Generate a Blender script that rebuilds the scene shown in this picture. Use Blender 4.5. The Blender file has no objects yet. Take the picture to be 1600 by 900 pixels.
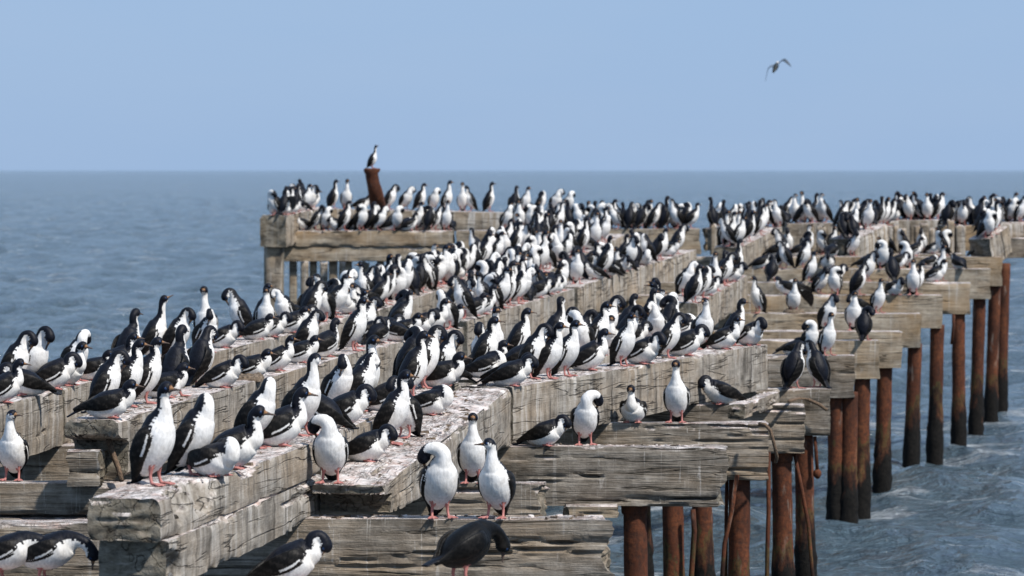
import bpy, math, random
import numpy as np
from mathutils import Vector, Matrix, kdtree

# ------------------------------------------------------------------ camera, sky, sun, exposure
scene = bpy.context.scene
COL = scene.collection
F_PX = 6000.0                       # focal length in photo pixels (1600 wide): a 135 mm lens
CAM_Z = 4.7
PITCH = math.atan(184.0 / F_PX)     # horizon sits at pixel row 266
cam_d = bpy.data.cameras.new('camera')
cam = bpy.data.objects.new('camera', cam_d)
COL.objects.link(cam)
cam.location = (0, 0, CAM_Z)
cam.rotation_euler = (math.pi / 2 - PITCH, 0, 0)
cam_d.sensor_width = 36.0
cam_d.lens = 36.0 * F_PX / 1600.0
cam_d.clip_start = 0.5
cam_d.clip_end = 60000
cam_d.dof.use_dof = True
cam_d.dof.focus_distance = 30.0
cam_d.dof.aperture_fstop = 4.6
scene.camera = cam

SUN_AZ = Vector((0.80, -0.60))      # horizontal direction towards the sun
SUN_EL = math.radians(50)
world = bpy.data.worlds.new('World')
scene.world = world
world.use_nodes = True
wn = world.node_tree
bg = wn.nodes['Background']
sky = wn.nodes.new('ShaderNodeTexSky')
sky.sky_type = 'NISHITA'
sky.sun_disc = False
sky.sun_elevation = SUN_EL
sky.sun_rotation = math.atan2(SUN_AZ.x, SUN_AZ.y)
sky.air_density = 1.0
sky.dust_density = 0.6
sky.ozone_density = 3.0
# thin even haze over the whole sky
tint = wn.nodes.new('ShaderNodeMix')
tint.data_type = 'RGBA'
tint.inputs[0].default_value = 0.90
tint.inputs[7].default_value = (2.33, 3.52, 5.50, 1)
wn.links.new(sky.outputs[0], tint.inputs[6])
tcw = wn.nodes.new('ShaderNodeTexCoord')
mpw = wn.nodes.new('ShaderNodeMapping')
mpw.inputs['Scale'].default_value = (5, 5, 22)
nzw = wn.nodes.new('ShaderNodeTexNoise')
nzw.inputs['Scale'].default_value = 1.6
nzw.inputs['Detail'].default_value = 5
rmw = wn.nodes.new('ShaderNodeMapRange')
rmw.inputs['From Min'].default_value = 0.38
rmw.inputs['From Max'].default_value = 0.68
rmw.inputs['To Max'].default_value = 0.16
cl = wn.nodes.new('ShaderNodeMix')      # faint veils of cloud
cl.data_type = 'RGBA'
cl.inputs[7].default_value = (3.35, 4.15, 5.4, 1)
wn.links.new(tcw.outputs['Generated'], mpw.inputs[0])
wn.links.new(mpw.outputs[0], nzw.inputs['Vector'])
wn.links.new(nzw.outputs['Fac'], rmw.inputs['Value'])
wn.links.new(rmw.outputs[0], cl.inputs[0])
wn.links.new(tint.outputs[2], cl.inputs[6])
wn.links.new(cl.outputs[2], bg.inputs[0])
bg.inputs[1].default_value = 0.10

sun_d = bpy.data.lights.new('sun', 'SUN')
sun_d.energy = 3.9
sun_d.angle = math.radians(2.5)
sun_d.color = (1.0, 0.95, 0.88)
sun = bpy.data.objects.new('sun', sun_d)
COL.objects.link(sun)
to_sun = Vector((SUN_AZ.x * math.cos(SUN_EL), SUN_AZ.y * math.cos(SUN_EL), math.sin(SUN_EL)))
sun.rotation_euler = to_sun.to_track_quat('Z', 'Y').to_euler()
sun.location = (20, -15, 40)

scene.view_settings.view_transform = 'Standard'
scene.view_settings.look = 'None'
scene.view_settings.exposure = 0.42
scene.view_settings.gamma = 1.0

# ------------------------------------------------------------------ helpers
random.seed(11)
rng = np.random.default_rng(11)
FWD = Vector((0, math.cos(PITCH), -math.sin(PITCH)))
UP = Vector((0, math.sin(PITCH), math.cos(PITCH)))


def at_z(u, v, z):
    """the point of height z seen at photo pixel (u, v)"""
    d = FWD + Vector((1, 0, 0)) * ((u - 800) / F_PX) + UP * ((450 - v) / F_PX)
    t = (z - CAM_Z) / d.z
    return Vector((0, 0, CAM_Z)) + d * t


def at_y(u, v, y):
    """the point at ground distance y seen at photo pixel (u, v)"""
    d = FWD + Vector((1, 0, 0)) * ((u - 800) / F_PX) + UP * ((450 - v) / F_PX)
    return Vector((0, 0, CAM_Z)) + d * (y / d.y)


def px_of(p):
    q = Vector(p) - Vector((0, 0, CAM_Z))
    z = q.dot(FWD)
    return 800 + F_PX * q.x / z, 450 - F_PX * q.dot(UP) / z


def new_mesh(name, verts, faces, smooth=True):
    me = bpy.data.meshes.new(name)
    me.from_pydata([tuple(map(float, v)) for v in verts], [], faces)
    if smooth:
        me.polygons.foreach_set('use_smooth', [True] * len(me.polygons))
    me.update()
    return me


def link(name, me, mat=None, parent=None):
    o = bpy.data.objects.new(name, me)
    if mat is not None and me is not None and not me.materials:
        me.materials.append(mat)
    COL.objects.link(o)
    if parent is not None:
        o.parent = parent
    return o


def hash2(ix, iy, seed):
    n = (ix.astype(np.int64) * 374761393 + iy.astype(np.int64) * 668265263 + seed * 1442695041) & 0x7fffffff
    n = ((n ^ (n >> 13)) * 1274126177) & 0x7fffffff
    return ((n ^ (n >> 16)) & 0xffff) / 65535.0


def vnoise(x, y, seed=0):
    """smooth value noise, -1..1"""
    x = np.asarray(x, float); y = np.asarray(y, float)
    x, y = np.broadcast_arrays(x, y)
    ix = np.floor(x); iy = np.floor(y)
    fx = x - ix; fy = y - iy
    fx = fx * fx * (3 - 2 * fx); fy = fy * fy * (3 - 2 * fy)
    a = hash2(ix, iy, seed); b = hash2(ix + 1, iy, seed)
    c = hash2(ix, iy + 1, seed); d = hash2(ix + 1, iy + 1, seed)
    return ((a * (1 - fx) + b * fx) * (1 - fy) + (c * (1 - fx) + d * fx) * fy) * 2 - 1


def fbm(x, y, seed=0, n=3):
    r = 0; a = 1.0; t = 0
    for i in range(n):
        r = r + a * vnoise(np.asarray(x) * 2 ** i, np.asarray(y) * 2 ** i, seed + 17 * i)
        t += a; a *= 0.5
    return r / t


# ------------------------------------------------------------------ materials
def mat_new(name):
    m = bpy.data.materials.new(name)
    m.use_nodes = True
    nt = m.node_tree
    return m, nt, nt.nodes['Principled BSDF']


class NB:
    """small node-building helper"""
    def __init__(self, nt):
        self.nt = nt

    def n(self, t, **kw):
        nd = self.nt.nodes.new(t)
        for k, v in kw.items():
            setattr(nd, k, v)
        return nd

    def l(self, a, b):
        self.nt.links.new(a, b)

    def noise(self, vec, scale, detail=4, rough=0.55, dist=0.0):
        mp = self.n('ShaderNodeMapping')
        mp.inputs['Scale'].default_value = scale if isinstance(scale, tuple) else (scale,) * 3
        self.l(vec, mp.inputs['Vector'])
        nz = self.n('ShaderNodeTexNoise')
        nz.inputs['Scale'].default_value = 1.0
        nz.inputs['Detail'].default_value = detail
        nz.inputs['Roughness'].default_value = rough
        nz.inputs['Distortion'].default_value = dist
        self.l(mp.outputs[0], nz.inputs['Vector'])
        return nz.outputs['Fac']

    def ramp(self, fac, stops, interp='LINEAR'):
        r = self.n('ShaderNodeValToRGB')
        r.color_ramp.interpolation = interp
        el = r.color_ramp.elements
        while len(el) < len(stops):
            el.new(0.5)
        for e, (p, c) in zip(el, stops):
            e.position = p
            e.color = (c, c, c, 1) if not isinstance(c, tuple) else (*c, 1)
        self.l(fac, r.inputs[0])
        return r.outputs[0]

    def mix(self, fac, a, b, mode='MIX'):
        m = self.n('ShaderNodeMix', data_type='RGBA', blend_type=mode)
        for s, v in ((m.inputs[0], fac), (m.inputs[6], a), (m.inputs[7], b)):
            if hasattr(v, 'links'):
                self.l(v, s)
            elif isinstance(v, tuple):
                s.default_value = (*v, 1)
            else:
                s.default_value = v
        return m.outputs[2]

    def math(self, op, a, b=None, clamp=False):
        m = self.n('ShaderNodeMath', operation=op, use_clamp=clamp)
        for s, v in ((m.inputs[0], a), (m.inputs[1], b)):
            if v is None:
                continue
            if hasattr(v, 'links'):
                self.l(v, s)
            else:
                s.default_value = v
        return m.outputs[0]


def timber_material(name, dark, mid, pale, streak_amt, stripe=15.0, guano=(0.72, 0.665, 0.63), tan_amt=0.25, grain_amt=1.0, rain=1.0, run=(0.48, 0.60)):
    m, nt, b = mat_new(name)
    k = NB(nt)
    tc = k.n('ShaderNodeTexCoord')
    oi = k.n('ShaderNodeObjectInfo')
    add = k.n('ShaderNodeVectorMath', operation='ADD')
    k.l(tc.outputs['Object'], add.inputs[0])
    sc = k.math('MULTIPLY', oi.outputs['Random'], 60.0)
    k.l(sc, add.inputs[1])
    P = add.outputs[0]
    grain = k.noise(P, (1.3, 34, 34), 7, 0.66, 0.8)
    grain2 = k.noise(P, (0.55, 9, 9), 4, 0.5, 0.35)
    streak = k.noise(P, (stripe, stripe, 1.1 if stripe > 10 else 0.4), 6, 0.66, 0.8)
    where = k.noise(P, (1.1, 1.1, 0.9), 4, 0.6)
    blot = k.noise(P, (1.6, 1.9, 2.6), 6, 0.66)
    fine = k.noise(P, 55, 4, 0.7)
    mott = k.noise(P, (6, 8, 8), 6, 0.7)

    def lines(src, width):
        dd = k.math('ABSOLUTE', k.math('SUBTRACT', src, 0.5))
        return k.ramp(dd, [(0.0, 1.0), (width, 0.0)])
    # weathered wood
    g = k.math('ADD', k.math('MULTIPLY', grain, 0.42 * grain_amt), k.math('MULTIPLY', mott, 0.58 - 0.1 * grain_amt))
    g = k.math('ADD', g, 0.5 - 0.5 * (0.58 + 0.32 * grain_amt))
    col = k.ramp(g, [(0.30, dark), (0.50, mid), (0.66, pale)])
    tanm = k.math('MULTIPLY', k.ramp(k.noise(P, (0.9, 2.0, 2.0), 3), [(0.42, 0.0), (0.66, 1.0)]), tan_amt)
    col = k.mix(tanm, col, (0.36, 0.235, 0.12))
    stain = k.ramp(blot, [(0.30, 0.30), (0.44, 0.8), (0.55, 1.0)])
    col = k.mix(1.0, col, stain, 'MULTIPLY')
    # droppings that ran down the sides
    sep = k.n('ShaderNodeSeparateXYZ')
    k.l(tc.outputs['Object'], sep.inputs[0])
    hi = k.ramp(k.math('ADD', k.math('MULTIPLY', sep.outputs[2], 1.3), 1.0), [(0.25, 0.45), (1.0, 1.0)])
    wm = k.ramp(where, [(0.36, 0.12), (0.58, 1.0)])
    sm = k.ramp(streak, [(run[0], 0.0), (run[1], 1.0)])
    sm = k.math('MULTIPLY', k.math('MULTIPLY', k.math('MULTIPLY', sm, hi), wm), streak_amt, True)
    col = k.mix(sm, col, (0.52, 0.485, 0.44))
    # dark rain marks between them
    rm = k.math('MULTIPLY', k.ramp(k.noise(P, (11, 11, 0.9), 5, 0.6, 0.5), [(0.32, 0.85), (0.46, 0.0)]), streak_amt * rain)
    col = k.mix(rm, col, (0.065, 0.055, 0.045))
    # drying checks along the grain
    chk = k.math('MULTIPLY', lines(grain2, 0.022), k.ramp(k.noise(P, (1.0, 3, 3), 3), [(0.42, 0.0), (0.55, 1.0)]))
    col = k.mix(k.math('MULTIPLY', chk, 0.75), col, (0.018, 0.014, 0.011))
    # end grain: darker, olive, split from the heart
    sepo = k.n('ShaderNodeSeparateXYZ')
    k.l(tc.outputs['Normal'], sepo.inputs[0])
    endm = k.ramp(k.math('ABSOLUTE', sepo.outputs[0]), [(0.75, 0.0), (0.92, 0.8)])
    egc = k.ramp(k.noise(P, (4, 6, 14), 6, 0.7, 1.0), [(0.36, (0.030, 0.024, 0.017)), (0.50, (0.135, 0.118, 0.086)), (0.68, (0.26, 0.235, 0.19))])
    col = k.mix(endm, col, egc)
    # caked droppings on top
    geo = k.n('ShaderNodeNewGeometry')
    sepn = k.n('ShaderNodeSeparateXYZ')
    k.l(geo.outputs['Normal'], sepn.inputs[0])
    up = k.ramp(sepn.outputs[2], [(0.45, 0.0), (0.80, 1.0)])
    up = k.math('MULTIPLY', up, k.ramp(k.math('ADD', sep.outputs[2], 0.5), [(0.36, 0.0), (0.42, 1.0)]))
    tg = k.noise(P, (3.0, 22, 22), 6, 0.7, 1.0)
    cross = k.noise(P, (16, 5, 5), 5, 0.65, 1.2)
    crack = k.math('MAXIMUM', lines(tg, 0.035), k.math('MULTIPLY', lines(cross, 0.020), 0.8))
    crack = k.math('MULTIPLY', crack, k.ramp(k.noise(P, (3.5, 5, 5), 4), [(0.40, 0.0), (0.56, 1.0)]))
    patch = k.ramp(k.noise(P, (4, 7, 7), 7, 0.72), [(0.38, 0.0), (0.52, 1.0)])
    pink = k.mix(k.ramp(k.noise(P, (8, 11, 11), 5, 0.65), [(0.44, 0.0), (0.66, 1.0)]), guano, (0.46, 0.33, 0.285))
    topc = k.mix(k.ramp(fine, [(0.26, 0.0), (0.44, 1.0)]), (0.34, 0.29, 0.26), pink)
    topc = k.mix(k.math('MULTIPLY', crack, 0.85), topc, (0.075, 0.052, 0.040))
    um = k.math('MULTIPLY', up, k.math('ADD', k.math('MULTIPLY', patch, 0.45), 0.55))
    col = k.mix(um, col, topc)
    k.l(col, b.inputs['Base Color'])
    b.inputs['Roughness'].default_value = 0.9
    b.inputs['Specular IOR Level'].default_value = 0.2
    hgt = k.math('ADD', k.math('MULTIPLY', grain, 0.9 * grain_amt), k.math('MULTIPLY', fine, 0.3))
    hgt = k.math('SUBTRACT', hgt, k.math('MULTIPLY', chk, 0.9))
    hgt = k.math('SUBTRACT', hgt, k.math('MULTIPLY', k.math('MULTIPLY', crack, up), 0.8))
    bp = k.n('ShaderNodeBump')
    bp.inputs['Strength'].default_value = 0.9
    bp.inputs['Distance'].default_value = 0.022
    k.l(hgt, bp.inputs['Height'])
    k.l(bp.outputs[0], b.inputs['Normal'])
    return m


M_STR = timber_material('stringer_timber', (0.070, 0.058, 0.045), (0.272, 0.240, 0.200), (0.50, 0.462, 0.405), 0.95, stripe=10.5, tan_amt=0.30, grain_amt=0.35, run=(0.47, 0.64))
M_CRS = timber_material('crossbeam_timber', (0.050, 0.038, 0.027), (0.228, 0.197, 0.160), (0.43, 0.390, 0.335), 0.75, stripe=24.0, tan_amt=0.30, rain=0.0, run=(0.60, 0.66))
M_TAN = timber_material('tan_timber', (0.10, 0.072, 0.042), (0.36, 0.30, 0.225), (0.56, 0.49, 0.39), 0.6, tan_amt=0.7, rain=0.3, run=(0.54, 0.66))
M_SHEATH = timber_material('streaked_timber', (0.085, 0.065, 0.047), (0.31, 0.262, 0.203), (0.51, 0.455, 0.38), 1.3, stripe=7.0, tan_amt=0.40, grain_amt=0.4)


def rust_material():
    m, nt, b = mat_new('rusty_steel')
    k = NB(nt)
    geo = k.n('ShaderNodeNewGeometry')
    P = geo.outputs['Position']
    n1 = k.noise(P, (4, 4, 1.6), 7, 0.7)
    n2 = k.noise(P, 22, 5, 0.7)
    n3 = k.noise(P, (9, 9, 2), 4, 0.6)
    col = k.ramp(n1, [(0.32, (0.040, 0.017, 0.010)), (0.48, (0.095, 0.031, 0.015)), (0.62, (0.160, 0.054, 0.023)), (0.75, (0.26, 0.115, 0.045))])
    col = k.mix(k.ramp(n2, [(0.35, 0.75), (0.6, 0.0)]), col, (0.030, 0.016, 0.012))
    col = k.mix(k.ramp(n3, [(0.62, 0.0), (0.75, 0.55)]), col, (0.36, 0.31, 0.26))
    sep = k.n('ShaderNodeSeparateXYZ')
    k.l(P, sep.inputs[0])
    # weed and mussels below the tide line
    lvl = k.math('ADD', sep.outputs[2], k.math('MULTIPLY', k.math('SUBTRACT', n1, 0.5), 2.2))
    weed = k.ramp(lvl, [(0.55, 1.0), (0.95, 0.0)])
    alg = k.ramp(lvl, [(0.75, 0.0), (0.95, 0.6), (1.15, 0.0)])
    col = k.mix(alg, col, (0.075, 0.070, 0.025))
    col = k.mix(weed, col, k.ramp(n2, [(0.35, (0.002, 0.002, 0.002)), (0.7, (0.014, 0.012, 0.010))]))
    k.l(col, b.inputs['Base Color'])
    b.inputs['Roughness'].default_value = 0.85
    b.inputs['Specular IOR Level'].default_value = 0.2
    bp = k.n('ShaderNodeBump')
    bp.inputs['Strength'].default_value = 0.7
    bp.inputs['Distance'].default_value = 0.012
    k.l(n2, bp.inputs['Height'])
    k.l(bp.outputs[0], b.inputs['Normal'])
    return m


M_RUST = rust_material()


def plumage_material():
    m, nt, b = mat_new('plumage')
    k = NB(nt)
    at = k.n('ShaderNodeAttribute', attribute_name='plumage')
    tc = k.n('ShaderNodeTexCoord')
    n1 = k.noise(tc.outputs['Object'], (60, 60, 24), 4, 0.6)
    n2 = k.noise(tc.outputs['Object'], 9, 4, 0.6)
    col = k.mix(1.0, at.outputs['Color'], k.ramp(n1, [(0.3, 0.80), (0.62, 1.06)]), 'MULTIPLY')
    col = k.mix(1.0, col, k.ramp(n2, [(0.3, (0.88, 0.85, 0.81)), (0.55, (1, 1, 1))]), 'MULTIPLY')
    k.l(col, b.inputs['Base Color'])
    b.inputs['Roughness'].default_value = 0.5
    b.inputs['Specular IOR Level'].default_value = 0.16
    bp = k.n('ShaderNodeBump')
    bp.inputs['Strength'].default_value = 0.55
    bp.inputs['Distance'].default_value = 0.006
    k.l(n1, bp.inputs['Height'])
    k.l(bp.outputs[0], b.inputs['Normal'])
    return m


M_BIRD = plumage_material()


def simple_material(name, c1, c2, scale=20, rough=0.9):
    m, nt, b = mat_new(name)
    k = NB(nt)
    tc = k.n('ShaderNodeTexCoord')
    n = k.noise(tc.outputs['Object'], scale, 5, 0.65)
    k.l(k.ramp(n, [(0.35, c1), (0.65, c2)]), b.inputs['Base Color'])
    b.inputs['Roughness'].default_value = rough
    bp = k.n('ShaderNodeBump')
    bp.inputs['Strength'].default_value = 0.8
    bp.inputs['Distance'].default_value = 0.01
    k.l(n, bp.inputs['Height'])
    k.l(bp.outputs[0], b.inputs['Normal'])
    return m


M_NEST = simple_material('nest_weed', (0.045, 0.030, 0.020), (0.22, 0.165, 0.115), 45)
M_ROPE = simple_material('old_rope', (0.05, 0.03, 0.02), (0.19, 0.125, 0.075), 60)


def water_material():
    m, nt, b = mat_new('sea_water')
    k = NB(nt)
    geo = k.n('ShaderNodeNewGeometry')
    P = geo.outputs['Position']
    b.inputs['Base Color'].default_value = (0.115, 0.160, 0.195, 1)
    b.inputs['Roughness'].default_value = 0.12
    b.inputs['IOR'].default_value = 1.333
    n1 = k.noise(P, (3.6, 4.6, 1), 6, 0.62, 0.6)
    n2 = k.noise(P, (0.8, 1.3, 1), 5, 0.6, 0.6)
    h = k.math('ADD', k.math('MULTIPLY', n1, 0.80), k.math('MULTIPLY', n2, 1.0))
    n3 = k.noise(P, (0.10, 0.26, 1), 5, 0.6, 0.5)
    h = k.math('ADD', h, k.math('MULTIPLY', n3, 3.2))
    bp = k.n('ShaderNodeBump')
    bp.inputs['Strength'].default_value = 1.0
    bp.inputs['Distance'].default_value = 0.55
    k.l(h, bp.inputs['Height'])
    k.l(bp.outputs[0], b.inputs['Normal'])
    # scattered foam flecks
    fo = k.noise(P, (0.30, 0.75, 1), 10, 0.76, 1.0)
    wsh = k.n('ShaderNodeAttribute', attribute_name='wash')
    near = k.math('MULTIPLY', wsh.outputs['Fac'], 0.12)
    fm = k.ramp(k.math('ADD', fo, near), [(0.56, 0.0), (0.70, 0.85)])
    col = k.mix(fm, (0.078, 0.118, 0.146), (0.64, 0.67, 0.69))
    k.l(col, b.inputs['Base Color'])
    k.l(k.math('ADD', k.math('MULTIPLY', fm, 0.6), 0.08), b.inputs['Roughness'])
    return m


M_SEA = water_material()

# ------------------------------------------------------------------ the sea
def build_sea():
    rows = np.concatenate([np.linspace(4, 36, 30), np.geomspace(36.12, 900, 620)[0:], np.geomspace(930, 50000, 60)])
    inner = np.linspace(-1, 1, 330)
    wing_ = np.array([1.15, 1.5, 2.2, 3.5, 6.0, 10.0])
    t = np.concatenate([-wing_[::-1], inner, wing_])
    ncol = len(t)
    Y = np.repeat(rows[:, None], ncol, 1)
    X = t[None, :] * (rows[:, None] * 0.26 + 9.0)
    far = np.clip((rows[:, None] - 900) / 4000, 0, 1)
    X = X + t[None, :] * far * rows[:, None] * 1.5
    Z = np.zeros_like(X)
    DX = np.zeros_like(X); DY = np.zeros_like(X)
    r = np.random.default_rng(4)
    wind = math.radians(200)
    dr = np.gradient(rows)[:, None]
    for i in range(72):
        L = 0.5 * (16.0 ** r.random())
        a = wind + r.normal(0, 0.75)
        kx, ky = math.cos(a) * 2 * math.pi / L, math.sin(a) * 2 * math.pi / L
        A = 0.0064 * L ** 0.80
        fade = np.clip(L / (3.0 * np.abs(math.sin(a)) * dr + 1e-3) - 0.3, 0, 1)
        ph = kx * X + ky * Y + r.random() * 6.283
        Z += fade * A * np.sin(ph)
        DX += fade * A * 0.8 * math.cos(a) * np.cos(ph)
        DY += fade * A * 0.8 * math.sin(a) * np.cos(ph)
    V = np.stack([X + DX, Y + DY, Z], -1).reshape(-1, 3)
    R = len(rows)
    idx = np.arange(R * ncol).reshape(R, ncol)
    Fc = np.stack([idx[:-1, :-1], idx[:-1, 1:], idx[1:, 1:], idx[1:, :-1]], -1).reshape(-1, 4)
    me = bpy.data.meshes.new('sea')
    me.vertices.add(len(V)); me.vertices.foreach_set('co', V.astype(np.float32).ravel())
    me.loops.add(len(Fc) * 4); me.loops.foreach_set('vertex_index', Fc.astype(np.int32).ravel())
    me.polygons.add(len(Fc))
    me.polygons.foreach_set('loop_start', np.arange(0, len(Fc) * 4, 4, dtype=np.int32))
    me.polygons.foreach_set('loop_total', np.full(len(Fc), 4, dtype=np.int32))
    me.polygons.foreach_set('use_smooth', np.ones(len(Fc), dtype=bool))
    me.update(calc_edges=True)
    wash = np.zeros(len(V), np.float32)
    for (px_, py_) in PILE_XY:
        dx = V[:, 0] - px_ - 0.25; dy = (V[:, 1] - py_) * 0.45
        wash = np.maximum(wash, np.exp(-(dx * dx + dy * dy) / 0.30))
    wa_ = me.attributes.new('wash', 'FLOAT', 'POINT')
    wa_.data.foreach_set('value', wash)
    o = link('sea', me, M_SEA)
    o['kind'] = 'structure'


PILE_XY = []

# ------------------------------------------------------------------ timbers
pier = bpy.data.objects.new('ruined_pier', None)
COL.objects.link(pier)
pier['label'] = 'long ruined timber pier on rusty steel piles, crowded with cormorants'
pier['category'] = 'pier'
TIMBERS = {}


def pts_y(ring, f):
    return ring[:, 1] * f


def pts_z(ring, f):
    return ring[:, 2] * f


def timber(key, name, A, B, w, h, mat, seed, fine=0.045, side='right', rough=1.0, end_a=0.05, end_b=0.05, bites=(), undercut=0.0, cracks=10):
    """A squared beam. A, B: 3-D points of its top edge on the given side (or centre); w, h: metres (h may be a pair)."""
    A = Vector(A); B = Vector(B)
    ax = (B - A).normalized()
    left = Vector((-ax.y, ax.x, 0)).normalized()
    up = ax.cross(left)
    if side == 'right':
        A = A + left * (w / 2); B = B + left * (w / 2)
    L = (B - A).length
    h0, h1 = h if isinstance(h, tuple) else (h, h)
    M = max(12, int(L / fine))
    hm = max(h0, h1)
    per = 2 * (w + hm)
    ny = max(5, int(w / (fine * 0.62))); nz = max(5, int(hm / (fine * 0.62)))
    # outline, counter-clockwise seen along +x : top (left->right), right side down, bottom, left side up
    ty = np.linspace(0.5, -0.5, ny, endpoint=False)
    tz = np.linspace(0, -1, nz, endpoint=False)
    oy = np.concatenate([ty, np.full(nz, -0.5), -ty, np.full(nz, 0.5)])
    oz = np.concatenate([np.zeros(ny), tz, np.full(ny, -1.0), -1 - tz])
    N = len(oy)
    s = np.arange(N) / N * per
    xs = np.linspace(0, L, M)
    hh = np.interp(xs, [0, L], [h0, h1])
    y = oy[None, :] * w + np.zeros((M, 1))
    z = oz[None, :] * hh[:, None]
    x = np.repeat(xs[:, None], N, 1)
    # outward normal of each outline point (rounded at corners)
    nyv = np.where(np.abs(oy) > 0.499, np.sign(oy), 0.0)
    nzv = np.where(oz > -0.001, 1.0, np.where(oz < -0.999, -1.0, 0.0))
    corner = (np.abs(nyv) + np.abs(nzv)) > 1.5
    S = np.repeat(s[None, :], M, 0)
    d = 0.010 * rough * fbm(x * 0.9, S * 3, seed, 3) + 0.006 * rough * fbm(x * 3.0, S * 26, seed + 5, 3)
    # worn arrises
    cd = np.zeros(N)
    cpos = [0, w, w + hm, 2 * w + hm]
    for c in cpos:
        dist = np.abs((s - c + per / 2) % per - per / 2)
        cd = np.maximum(cd, np.exp(-(dist / 0.024) ** 2))
    chip = np.clip(fbm(x * 2.3, S * 0.6, seed + 9, 4) - 0.08, 0, 1) * 0.085 * rough + 0.004
    d = d - chip * cd[None, :]
    r = np.random.default_rng(seed + 100)
    for i in range(cracks):
        s0 = r.random() * per
        x0 = r.uniform(-0.2, L * 0.8); ln = r.uniform(0.6, 2.6)
        win = np.clip(1 - np.abs((x - x0 - ln / 2) / (ln / 2)), 0, 1) ** 0.5
        wig = 0.05 * vnoise(x * 0.8, i * 7.3 + 0 * x, seed + i) + 0.015 * vnoise(x * 5, i * 3.3 + 0 * x, seed + i)
        dist = np.abs((S - s0 - wig + per / 2) % per - per / 2)
        d = d - r.uniform(0.015, 0.042) * rough * np.exp(-(dist / r.uniform(0.007, 0.014)) ** 2) * win
    lim = 0.42 * min(w, min(h0, h1))
    d = np.clip(d, -lim, 0.05)
    for (bx, bs, rx, rs, dep) in bites:
        dist = np.abs((S - bs + per / 2) % per - per / 2)
        q = (x - bx) / rx
        e = np.clip(1.25 - np.sqrt(q * q + (dist / rs) ** 2) + 0.25 * fbm(x * 6, S * 6, seed + 31, 3), 0, 1)
        d = d - dep * np.clip(e * 2.2, 0, 1)
    nl = np.sqrt(nyv ** 2 + nzv ** 2); nl[nl == 0] = 1
    y = y + d * (nyv / nl)[None, :]
    z = z + d * (nzv / nl)[None, :]
    # ragged ends
    def rag(f, end):
        yy = oy * f * w; zz = (oz + 0.5) * f * hm
        e_ = end_a if end == 0 else end_b
        return e_ * (0.75 * fbm(yy * 4 + 3, zz * 6 + 5, seed + 41 + end, 2) + 0.22 * vnoise(yy * 9, zz * 45, seed + 3 + end))
    ra = rag(1.0, 0)[None, :]
    rb = rag(1.0, 1)[None, :]
    wa = np.clip(1 - xs / 0.5, 0, 1)[:, None]; wb = np.clip(1 - (L - xs) / 0.5, 0, 1)[:, None]
    x = x + ra * wa + rb * wb
    if undercut:
        uf = np.clip((-oz[None, :] - 0.30) / 0.1, 0, 1)
        x = x + undercut * uf * np.clip(1 - xs / (undercut * 2.2), 0, 1)[:, None]
    verts = np.stack([x, y, z], -1).reshape(-1, 3).tolist()
    faces = []
    for i in range(M - 1):
        a = i * N; b_ = a + N
        for j in range(N):
            j2 = (j + 1) % N
            faces.append((a + j, b_ + j, b_ + j2, a + j2))
    # end faces: rings shrinking to the heart of the log
    for end in (0, 1):
        base = 0 if end == 0 else (M - 1) * N
        ring = np.array(verts[base:base + N])
        cen = ring.mean(0); cen[1] = 0; cen[2] = -(h0 if end == 0 else h1) / 2
        prev = list(range(base, base + N))
        x_end = 0.0 if end == 0 else L
        uc = (undercut * np.clip((-oz - 0.30) / 0.1, 0, 1)) if (undercut and end == 0) else 0 * oz
        for q, f in enumerate((0.9, 0.78, 0.64, 0.5, 0.36, 0.2)):
            hx = h0 if end == 0 else h1
            zc = (oz + 0.5) * f
            ucf = (undercut * np.clip((-(zc - 0.5) - 0.30) / 0.1, 0, 1)) if (undercut and end == 0) else 0 * oz
            pts = np.stack([x_end + rag(f, end) + ucf, oy * w * f * 0.985, -hx / 2 + zc * hx * 0.985], -1)
            st = len(verts)
            verts.extend(pts.tolist())
            cur = list(range(st, st + N))
            for j in range(N):
                j2 = (j + 1) % N
                faces.append((prev[j], prev[j2], cur[j2], cur[j]) if end == 0 else (prev[j], cur[j], cur[j2], prev[j2]))
            prev = cur
        cen[0] = x_end + (undercut if end == 0 else 0)
        verts.append(cen.tolist()); ci = len(verts) - 1
        for j in range(N):
            j2 = (j + 1) % N
            faces.append((prev[j], prev[j2], ci) if end == 0 else (prev[j], ci, prev[j2]))
    me = new_mesh(name, verts, faces)
    me.set_sharp_from_angle(angle=math.radians(38))
    o = link(name, me, mat, pier)
    m = Matrix.Identity(4)
    for i in range(3):
        m[i][0] = ax[i]; m[i][1] = left[i]; m[i][2] = up[i]; m[i][3] = A[i]
    o.matrix_world = m
    TIMBERS[key] = dict(A=A.copy(), B=B.copy(), ax=ax.copy(), left=left.copy(), L=L, w=w)
    return o


def zC(d):      # top of the cross beams along the pier: it climbs towards the head
    return float(np.interp(d, [0, 50, 53.3, 55.9, 60.4, 62.3, 64.8, 67.8, 71.2, 74, 80], [2.3, 2.3, 2.33, 2.36, 2.45, 2.67, 2.81, 2.96, 3.10, 3.28, 3.3]))


def E(u, v, z):
    return at_z(u, v, z)


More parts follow.
